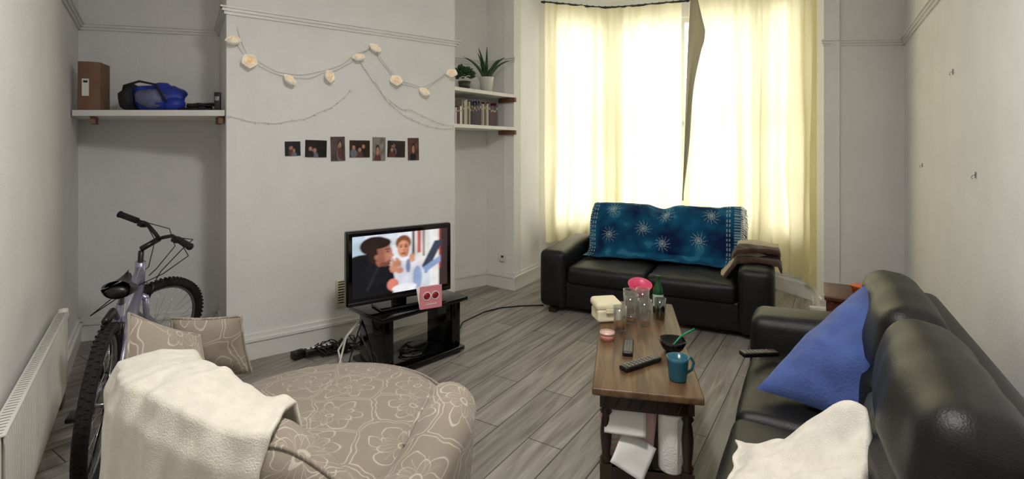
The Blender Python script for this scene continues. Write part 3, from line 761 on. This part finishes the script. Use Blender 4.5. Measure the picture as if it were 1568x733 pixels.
# ---------------------------------------------------------------- TV + stand
sy=rad(47); st=(-.72,3.58,0); g=Geo()
g.rbox((0,0,.385),(.72,.42,.03),.006,black_gl,n=2,seg=1); g.rbox((0,0,.035),(.66,.42,.03),.006,black_gl,n=2,seg=1)
g.rbox((-.285,-.02,.21),(.075,.30,.33),.01,black_gl,n=2,seg=1); g.rbox((.285,-.02,.21),(.075,.30,.33),.01,black_gl,n=2,seg=1)
for a in(-1,1):
    for b in(-1,1): g.box((a*.28,b*.16,.01),(.05,.05,.02),black_pl)
g.build('tv_stand',st,sy)
g=Geo(); w_,h_=.76,.485
g.rbox((0,.02,.055+h_/2),(w_,.06,h_),.014,black_gl,n=3); g.rbox((0,.065,.05+h_/2),(w_*.7,.05,h_*.6),.02,black_pl,n=3)
g.rbox((0,.03,.012),(.34,.2,.02),.008,black_gl,n=3); g.box((0,.05,.05),(.10,.03,.1),black_gl)
g.rbox((0,-.0105,.072),(w_*.98,.006,.022),.003,black_pl,n=2,seg=1)
tvm=MC('tv_screen_picture',.25,emit=.95,nobase=True)
def scr(s,t):
    c=(236,240,246)
    if s<.12: c=(190,208,222)
    if .25<s<.45 and t>.8: c=(215,222,228)
    if .6<s<.63 and t>.45: c=(90,70,62)
    if .63<s<.8: c=(226,222,218) if t>.4 else (215,222,230)
    if .66<s<.70 and t>.62: c=(190,90,80)
    if .72<s<.74 and t>.55: c=(120,100,95)
    if .82<s<.93: c=(238,234,230)
    if s>.9 : c=(170,60,50) if s<.925 and t>.3 else (60,45,45)
    d=(s-.85)-(t-.5)*.35
    if abs(d+.05)<.05 and .25<t<.8: c=(60,66,84)
    if abs((t-.32)-(s-.75)*.9)<.06 and .62<s<.92: c=(140,165,205)
    if ellm(s,t,.54,.22,.20,.30): c=(218,220,230)
    if ellm(s,t,.56,.42,.025,.12): c=(120,130,165)
    if ellm(s,t,.66,.2,.05,.2): c=(150,170,205)
    if ellm(s,t,.510,.82,.082,.13): c=(128,78,46)
    if ellm(s,t,.510,.72,.064,.145): c=(216,152,120)
    if ellm(s,t,.54,.70,.03,.12): c=(196,132,102)
    if ellm(s,t,.485,.755,.015,.014) or ellm(s,t,.535,.755,.015,.014): c=(62,40,34)
    if ellm(s,t,.485,.785,.02,.008) or ellm(s,t,.535,.785,.02,.008): c=(120,72,46)
    if ellm(s,t,.508,.64,.028,.016): c=(150,72,62)
    if ellm(s,t,.508,.70,.012,.016): c=(184,116,90)
    if ellm(s,t,.60,.55,.03,.08) : c=(215,155,125)
    if ellm(s,t,.10,.18,.32,.52): c=(14,15,20)
    if ellm(s,t,.24,.38,.13,.22): c=(20,21,27)
    if abs((s-.2)-(t-.3)*.3)<.008 and .1<t<.5: c=(44,46,54)
    if ellm(s,t,.22,.82,.15,.155): c=(38,24,20)
    if ellm(s,t,.31,.66,.085,.19): c=(182,120,98)
    if ellm(s,t,.27,.62,.05,.15): c=(158,100,82)
    if ellm(s,t,.385,.635,.026,.03): c=(196,134,108)
    if ellm(s,t,.24,.86,.14,.095): c=(38,24,20)
    if ellm(s,t,.34,.745,.03,.010): c=(40,26,24)
    if ellm(s,t,.345,.705,.018,.012): c=(44,30,28)
    if ellm(s,t,.20,.68,.045,.15): c=(42,27,22)
    if ellm(s,t,.232,.63,.02,.04): c=(170,108,88)
    if ellm(s,t,.365,.54,.026,.014): c=(134,60,56)
    if ellm(s,t,.32,.50,.06,.035): c=(120,74,60)
    for (hx,hy,ra,rb) in ((.41,.42,.045,.085),(.435,.52,.014,.075),(.455,.50,.013,.075),(.475,.47,.013,.065),(.40,.52,.014,.07),(.47,.36,.04,.05)):
        if ellm(s,t,hx,hy,ra,rb): c=(206,144,116)
    for hx in (.445,.465,.418):
        if ellm(s,t,hx,.48,.004,.055): c=(150,92,72)
    if ellm(s,t,.40,.14,.06,.10): c=(215,130,112)
    if ellm(s,t,.52,.06,.13,.07): c=(240,240,244)
    q=1+.10*noise.noise(V((s*9,t*7,1)))
    return S(min(255,c[0]*q),min(255,c[1]*q),min(255,c[2]*q))
g.grid(190,120,lambda u,v:((u-.5)*(w_-.07),-.0115,.055+.05+v*(h_-.085)),tvm,soft(scr,.011))
g.build('television',(-.75,3.45,.40),rad(36.7))
g=Geo(); g.box((0,0,.075),(.155,.004,.15),colm,col=S(222,140,150)); g.box((0,.04,.07),(.155,.004,.145),colm,col=S(235,220,220),rot=RX(-.5))
for sx in(-1,1):
    g.lathe([(.001,0),(.024,0),(.024,.003),(.001,.003)],M('red_lens',S(150,20,30),.3,var=.1),18,X=T(sx*.03,-.002,.085)@RX(pi/2))
    g.torus((sx*.03,-.005,.085),.026,.003,M('sunglass_rim',S(245,235,235),.4,var=.02),n=20,k=5)
g.box((0,-.003,.087),(.012,.002,.004),white_pl); g.box((0,-.003,.03),(.08,.001,.006),white_pl)
g.build('greeting_card',(-.545,3.405,.401),rad(30))
g=Geo()
g.tube([(-.98,3.42,.40),(-1.03,3.40,.25),(-1.08,3.36,.06),(-1.0,3.34,.012),(-.85,3.36,.008)],.005,cablek,6)
g.tube([(-1.0,3.45,.35),(-1.12,3.42,.2),(-1.15,3.38,.04),(-1.06,3.30,.012),(-.9,3.30,.01),(-.82,3.36,.01)],.007,white_pl,8)
g.tube([(-.95,3.5,.3),(-1.12,3.52,.22),(-1.2,3.5,.08),(-1.15,3.42,.012),(-.95,3.32,.01)],.007,white_pl,8)
for k in range(12):
    a=random.random()*6; cx=random.uniform(-1.55,-1.1); pp=[]
    cyy=3.50+(cx+1.55)*.65
    for t in range(12):
        an=a+t*.6; pp.append((cx+.10*math.cos(an)+random.uniform(-.03,.03),cyy+.05*math.sin(an)+random.uniform(-.03,.03),.008+random.random()*.03+(.05 if t in(5,6) else 0)))
    g.tube(pp,.0045,cablek,6)
g.rbox((-1.38,3.62,.035),(.2,.06,.05),.012,black_pl,rot=RZ(.6),n=2); g.rbox((-1.22,3.66,.05),(.06,.05,.09),.01,black_pl,rot=RZ(.3),n=2); g.rbox((-1.5,3.56,.03),(.09,.07,.05),.01,black_pl,rot=RZ(.9),n=2)
for k in range(5): g.box((-1.44+k*.03,3.58+k*.02,.062),(.02,.025,.006),white_pl,rot=RZ(.6))
g.build('cable_clutter',al=((-1.3,3.55),rad(36)))
g=Geo(); g.tube([(-.45,3.75,.012),(-.42,4.3,.006),(-.25,4.58,.006),(-.1,4.70,.006),(.1,4.76,.006),(.3,4.78,.006)],.006,cablek,6); g.build('floor_power_cable')
g=Geo()
for k in range(4):
    pp=[(.10*math.cos(t*.7+k)+random.uniform(-.02,.02),.07*math.sin(t*.7+k)+random.uniform(-.02,.02),.008+.006*k+random.random()*.01) for t in range(12)]
    g.tube(pp,.0045,cablek,6)
g.rbox((.05,.02,.02),(.12,.08,.035),.008,black_pl,n=2); g.build('games_console_cables',(-.70,3.57,.052),sy)
g=Geo(); g.rbox((0,0,0),(.085,.012,.085),.004,white_pl,n=2,seg=1); g.box((0,-.007,.01),(.03,.003,.02),dk)
g.build('wall_socket',(-.10,5.385,.33),rad(-37.5))
# ---------------------------------------------------------------- armchair
CC=V((-.74,1.85,0)); g=Geo()
def interp(tab,x):
    for (a,va),(b,vb) in zip(tab[:-1],tab[1:]):
        if x<=b:
            q=max(0,min(1,(x-a)/(b-a))); q=q*q*(3-2*q); return va+(vb-va)*q
    return tab[-1][1]
HT=[(160,.58),(185,.70),(215,.80),(250,.81),(282,.73),(316,.47),(345,.60),(366,.63)]
RT=[(160,.50),(215,.45),(245,.475),(300,.51),(340,.515),(366,.50)]
def rimsec(th,e):
    R=interp(RT,th); h=interp(HT,th); w=.085*e; wt_=.10*e
    h=.12+(h-.12)*(.80+.20*e)
    sec=[(R+w*.7,.06),(R+w,.12),(R+w*1.05,.3)]
    for k in range(9):
        a=pi*k/8; sec.append((R+.01+wt_*math.cos(a),h-.085+.085*math.sin(a)))
    sec+= [(R-w*1.05,.36),(R-w,.28),(R-w*.9,.10)]
    return sec
n=120; vs=[];fs=[];uv=[]
for i in range(n+1):
    th=160+206*i/n; d=min(i,n-i)/n*206/11.0; e=math.sqrt(max(0.02,1-(1-min(1,d))**2))
    sec=rimsec(th,e); m_=len(sec); L_=0
    for k,(r_,z) in enumerate(sec):
        if k: L_+=math.hypot(r_-sec[k-1][0],z-sec[k-1][1])
        vs.append((r_*math.cos(rad(th)),r_*math.sin(rad(th)),z)); uv.append((rad(th)*.55,L_))
for i in range(n):
    for k in range(m_):
        k2=(k+1)%m_; fs.append((i*m_+k,(i+1)*m_+k,(i+1)*m_+k2,i*m_+k2))
fs.append(tuple(range(m_))); fs.append(tuple(reversed([n*m_+k for k in range(m_)])))
g.add(vs,fs,floral,True,uvs=uv)
for si,(a0_,a1_) in ((5,(168,318)),(9,(330,360))):
    pp=[]
    for i in range(61):
        th=a0_+(a1_-a0_)*i/60; sec=rimsec(th,1); r_,z=sec[si]; pp.append((r_*math.cos(rad(th)),r_*math.sin(rad(th)),z+.003))
    g.tube(pp,.006,floral,6)
vs=[];fs=[];uv=[]; n=72; prof=[(.0,.485),(.3,.483),(.6,.475),(.8,.462),(.92,.445),(.985,.41),(1.0,.37),(.985,.32),(.95,.30),(.93,.28),(.93,.10),(.90,.05)]
def seatR(a): return .42+.19*(.5+.5*math.cos(a-rad(85)))**1.3
for k,(q,z) in enumerate(prof):
    for j in range(n):
        a=2*pi*j/n; R=seatR(a)
        vs.append((q*R*math.cos(a),q*R*math.sin(a),z)); uv.append((q*R*math.cos(a)+3,q*R*math.sin(a)+(0 if k<7 else (.4-z))))
for k in range(len(prof)-1):
    for j in range(n):
        j2=(j+1)%n; fs.append((k*n+j,k*n+j2,(k+1)*n+j2,(k+1)*n+j))
g.add(vs,fs,floral,True,uvs=uv)
g.tube([(seatR(a)*.965*math.cos(a),seatR(a)*.965*math.sin(a),.432) for a in [2*pi*j/60 for j in range(60)]],.006,floral,6,True)
g.lathe([(.001,0),(.40,0),(.40,.06),(.001,.06)],black_pl,40)
g.build('swivel_armchair',CC)
g=Geo(); g.pillow((-1.22,1.56,.56),(-1.0,1.74,.50),(-1.21,1.96,.74),(-1.33,1.76,.89),.15,floral,n=24,seed=1,piping=.006); g.build('scatter_cushion')
g=Geo(); g.pillow((-1.42,2.14,.47),(-1.14,2.22,.485),(-1.15,2.15,.755),(-1.42,2.11,.76),.13,floral,n=24,seed=4,piping=.006); g.build('scatter_cushion')
def thr(u,v):
    th=222+66*u-14*v*(1-u) + (0 if u<.5 else -14*(v-.15)*(u-.5)*2)
    h=interp(HT,th); R=interp(RT,th)
    L_=[(R-.115,h-.20),(R-.125,h-.08),(R-.09,h+.005),(R,h+.022),(R+.085,h+.005),(R+.112,h-.07),(R+.112,h-.2),(R+.115,h-.36),(R+.12,h-.5)]
    k=v*(len(L_)-1); i=min(int(k),len(L_)-2); q=k-i; r_=L_[i][0]*(1-q)+L_[i+1][0]*q; z=L_[i][1]*(1-q)+L_[i+1][1]*q
    wv=.022*noise.noise(V((u*6,v*1.5,1)))+.012*noise.noise(V((u*15,v*6,4)))+.012
    r_+=wv*(1 if v>.4 else -.3); z+=wv*.5
    z+=.02*math.sin(u*7)*v*.3
    return (r_*math.cos(rad(th)),r_*math.sin(rad(th)),max(.05,z))
g=Geo(); g.grid(90,70,thr,fleece); g.build('cream_fleece_throw',CC,solid=.014)
# ---------------------------------------------------------------- bicycle
g=Geo(); WR=.345; WB=1.10
def wheel(c,X=None):
    g.torus(c,.318,.027,rubber,X=X,n=56,k=10)
    for k in range(72):
        a=2*pi*k/72
        for sy_ in(-1,1):
            p=V(c)+V((.343*math.cos(a+.02*sy_),.012*sy_,.343*math.sin(a+.02*sy_))); g.box(p,(.007,.014,.012),rubber,X=X,rot=RY(-a))
    g.torus(c,.290,.011,metal,X=X,n=56,k=8)
    for k in range(28):
        a=2*pi*k/28; o=.35 if k%4<2 else -.35
        g.tube([V(c)+V((.022*math.cos(a+o*4),.028*(1 if k%2 else -1),.022*math.sin(a+o*4))),V(c)+V((.285*math.cos(a),0,.285*math.sin(a)))],.0012,chrome,4,X=X)
    g.tube([V(c)+V((0,-.05,0)),V(c)+V((0,.05,0))],.011,metal,10,X=X); g.torus(V(c)+V((0,.028,0)),.02,.004,metal,X=X,n=16,k=6); g.torus(V(c)+V((0,-.028,0)),.02,.004,metal,X=X,n=16,k=6)
wheel((0,0,WR))
for k,r_ in enumerate((.05,.043,.036,.03)): g.torus((0,-.036-.006*k,WR),r_,.003,ironm,n=24,k=5)
BB=V((.44,0,.30)); ST=V((.30,0,.68)); HB=V((.885,0,.66)); HT_=V((.845,0,.79))
fr_=bikep
g.tube([BB,ST+V((-.01,0,.03))],.018,fr_,12); g.tube([BB,HB],.027,fr_,12); g.tube([ST+V((.01,0,-.04)),HT_+V((.005,0,-.02))],.021,fr_,12); g.tube([HB+V((.01,0,-.03)),HT_+V((-.006,0,.02))],.026,fr_,14)
for s_ in(-1,1):
    g.tube([(0,.055*s_,WR),BB+V((-.06,.04*s_,0)),BB],.010,fr_,8); g.tube([(0,.055*s_,WR),(.2,.045*s_,.56),ST+V((0,.015*s_,-.04))],.009,fr_,8)
g.tube([ST,ST+V((-.035,0,.10))],.0135,metal,10)
sad=ST+V((-.035,0,.12))
def sf(u,v):
    a=u*2*pi; x=-.13+.28*v; w=.075*(1-max(0,(v-.25)/.75)**.6*.75)*math.sin(pi*min(1,max(0.02,.10+v*.95)))**.35
    z=.035*math.sin(a)+.02*(2*v-1)**2
    if math.sin(a)<0: z=-.03*abs(math.sin(a))
    return (sad.x+x,sad.y+w*math.cos(a),sad.z+z)
g.grid(24,20,sf,black_pl); g.ell(sad+V((-.12,0,.0)),(.02,.05,.03),black_pl,n=10); g.ell(sad+V((.145,0,.012)),(.02,.018,.025),black_pl,n=10)
for s_ in(-1,1): g.tube([sad+V((.11,.01*s_,-.01)),sad+V((.0,.022*s_,-.045)),sad+V((-.1,.03*s_,-.015))],.0035,chrome,6)
for s_,a in((-1,.9),(1,.9+pi)):
    d=V((math.cos(a),0,math.sin(a))); c0=BB+V((0,.055*s_,0)); c1=c0+d*.17+V((0,.02*s_,0)); g.tube([c0,c1],.011,metal,8); g.rbox(c1+V((0,.05*s_,0)),(.09,.085,.025),.008,black_pl,n=2)
g.tube([BB+V((0,-.06,0)),BB+V((0,.06,0))],.02,metal,12); g.torus(BB+V((0,-.045,0)),.085,.004,ironm,n=36,k=6); g.torus(BB+V((0,-.04,0)),.065,.004,ironm,n=30,k=6)
for k in range(5): a=k*2*pi/5; g.tube([BB+V((0,-.045,0)),BB+V((.083*math.cos(a),-.045,.083*math.sin(a)))],.005,metal,5)
g.tube([(0,-.045,WR+.045),BB+V((0,-.045,.085))],.004,ironm,5); g.tube([(0.02,-.045,WR-.10),BB+V((0,-.045,-.085))],.004,ironm,5); g.rbox((.01,-.05,WR-.07),(.03,.02,.09),.006,black_pl,n=2)
def vbrake(c,X=None):
    for s_ in(-1,1): g.tube([V(c)+V((0,.035*s_,-.05)),V(c)+V((0,.038*s_,.04))],.006,black_pl,6,X=X); g.rbox(V(c)+V((0,.022*s_,-.01)),(.05,.012,.012),.003,black_pl,X=X,n=1,seg=1)
    g.tube([V(c)+V((0,-.038,.04)),V(c)+V((0,.038,.04))],.0025,black_pl,5,X=X)
vbrake((.14,0,.62)); 
g.tube([(-.08,0,.73),(.08,0,.73),(.22,0,.66)],[.014,.016,.012],black_pl,8)
axd=V((-.326,0,.946)).normalized(); pv=V((.845,0,.79)); SX=Matrix.Translation(pv)@Matrix.Rotation(rad(-46),4,axd)@Matrix.Translation(-pv)
wheel((WB,0,WR),X=SX)
crown=HB+V((.022,0,-.055))
for s_ in(-1,1): g.tube([crown+V((0,.06*s_,0)),crown+V((.05,.062*s_,-.12)),(WB-.02,.06*s_,WR+.05),(WB,.055*s_,WR)],[.017,.017,.014,.01],fr_,10,X=SX)
g.tube([crown+V((0,-.07,0)),crown+V((0,.07,0))],.018,fr_,10,X=SX); g.tube([crown,HT_+V((-.03,0,.085))],.014,black_pl,10,X=SX); vbrake(crown+V((.045,0,.02)),X=SX)
stc=HT_+V((-.035,0,.10)); hb=stc+V((.09,0,.06)); g.tube([stc,hb],.016,black_pl,10,X=SX)
HW=.84
def hp(y): return hb+V((-.05*abs(y)/.3*1.0,y*HW,.02+.035*min(1,abs(y)/.12)))
g.tube([hp(-.32),hp(-.2),hp(-.12),hp(-.04)+V((0,0,-.01)),hb,hp(.04)+V((0,0,-.01)),hp(.12),hp(.2),hp(.32)],.0115,black_pl,10,X=SX)
for s_ in(-1,1):
    g.tube([hp(.20*s_),hp(.33*s_)],.0185,rubber,12,X=SX); g.tube([hp(.335*s_),hp(.34*s_)],.021,rubber,12,X=SX)
    g.tube([hp(.17*s_)+V((.01,0,-.01)),hp(.19*s_)+V((.05,.0,-.02)),hp(.28*s_)+V((.06,0,-.02))],.006,black_pl,6,X=SX); g.rbox(hp(.165*s_)+V((.01,0,-.01)),(.045,.04,.035),.008,black_pl,X=SX,n=2)
    g.tube([hp(.165*s_)+V((.03,0,0)),hb+V((.14,.10*s_,.03)),hb+V((.16,.03*s_,-.06)),hb+V((.08,.02*s_,-.2)),crown+V((.05,.03*s_,.10))],.003,cablek,5,X=SX)
    g.tube([hp(.16*s_)+V((.02,0,0)),hb+V((.11,.14*s_,-.06)),hb+V((.06,.06*s_,-.2)),HB+V((-.05,.02*s_,0)),BB.lerp(HB,.5)+V((0,0,.03))],.003,cablek,5,X=SX)
BX=T(-1.83,2.20,0)@RZ(rad(119))@RX(rad(5)); g.build('bicycle',rotm=BX)
# ---------------------------------------------------------------- ceiling lamp (unseen, added above frame for interior light)
e=empty('unseen_ceiling_lamp',(0,1.25,CZ))
g=Geo(); g.lathe([(.001,0),(.05,0),(.05,-.02),(.001,-.025)],white_pl,20); g.tube([(0,0,-.02),(0,0,-.25)],.004,white_pl,6); g.lathe([(.05,-.22),(.17,-.36),(.168,-.36),(.048,-.22)],white_pl,28,cap=False); g.ell((0,0,-.30),(.03,.03,.045),beadm)
o=g.build('shade',parent=e)
l=bpy.data.lights.new('bulb','AREA'); l.shape='DISK'; l.size=.34; l.energy=34; l.color=(1,.975,.945); lo=bpy.data.objects.new('bulb',l); bpy.context.collection.objects.link(lo); lo.parent=e; lo.location=(0,0,-.38)
l=bpy.data.lights.new('lamp_fill','POINT'); l.shadow_soft_size=.12; l.energy=44; l.color=(1,.975,.945); lo=bpy.data.objects.new('lamp_fill',l); bpy.context.collection.objects.link(lo); lo.parent=e; lo.location=(0,0,-.5)  # added point fill hanging below the shade, no bulb modelled there
# ---------------------------------------------------------------- world
w=bpy.data.worlds.new('overcast_sky'); sc.world=w; w.use_nodes=True; bg=w.node_tree.nodes['Background']
bg.inputs['Color'].default_value=(.97,.98,1,1); bg.inputs['Strength'].default_value=4.8
sc.view_settings.view_transform='Standard'; sc.view_settings.look='None'; sc.view_settings.exposure=0
# ---------------------------------------------------------------- camera
c=bpy.data.cameras.new('camera'); co=bpy.data.objects.new('camera',c); bpy.context.collection.objects.link(co)
co.location=(0,0,1.45); co.rotation_euler=(pi/2,0,0); c.sensor_width=36; c.lens=36*950/1920; c.shift_y=-(449-285)/1920; c.clip_start=.05
sc.camera=co
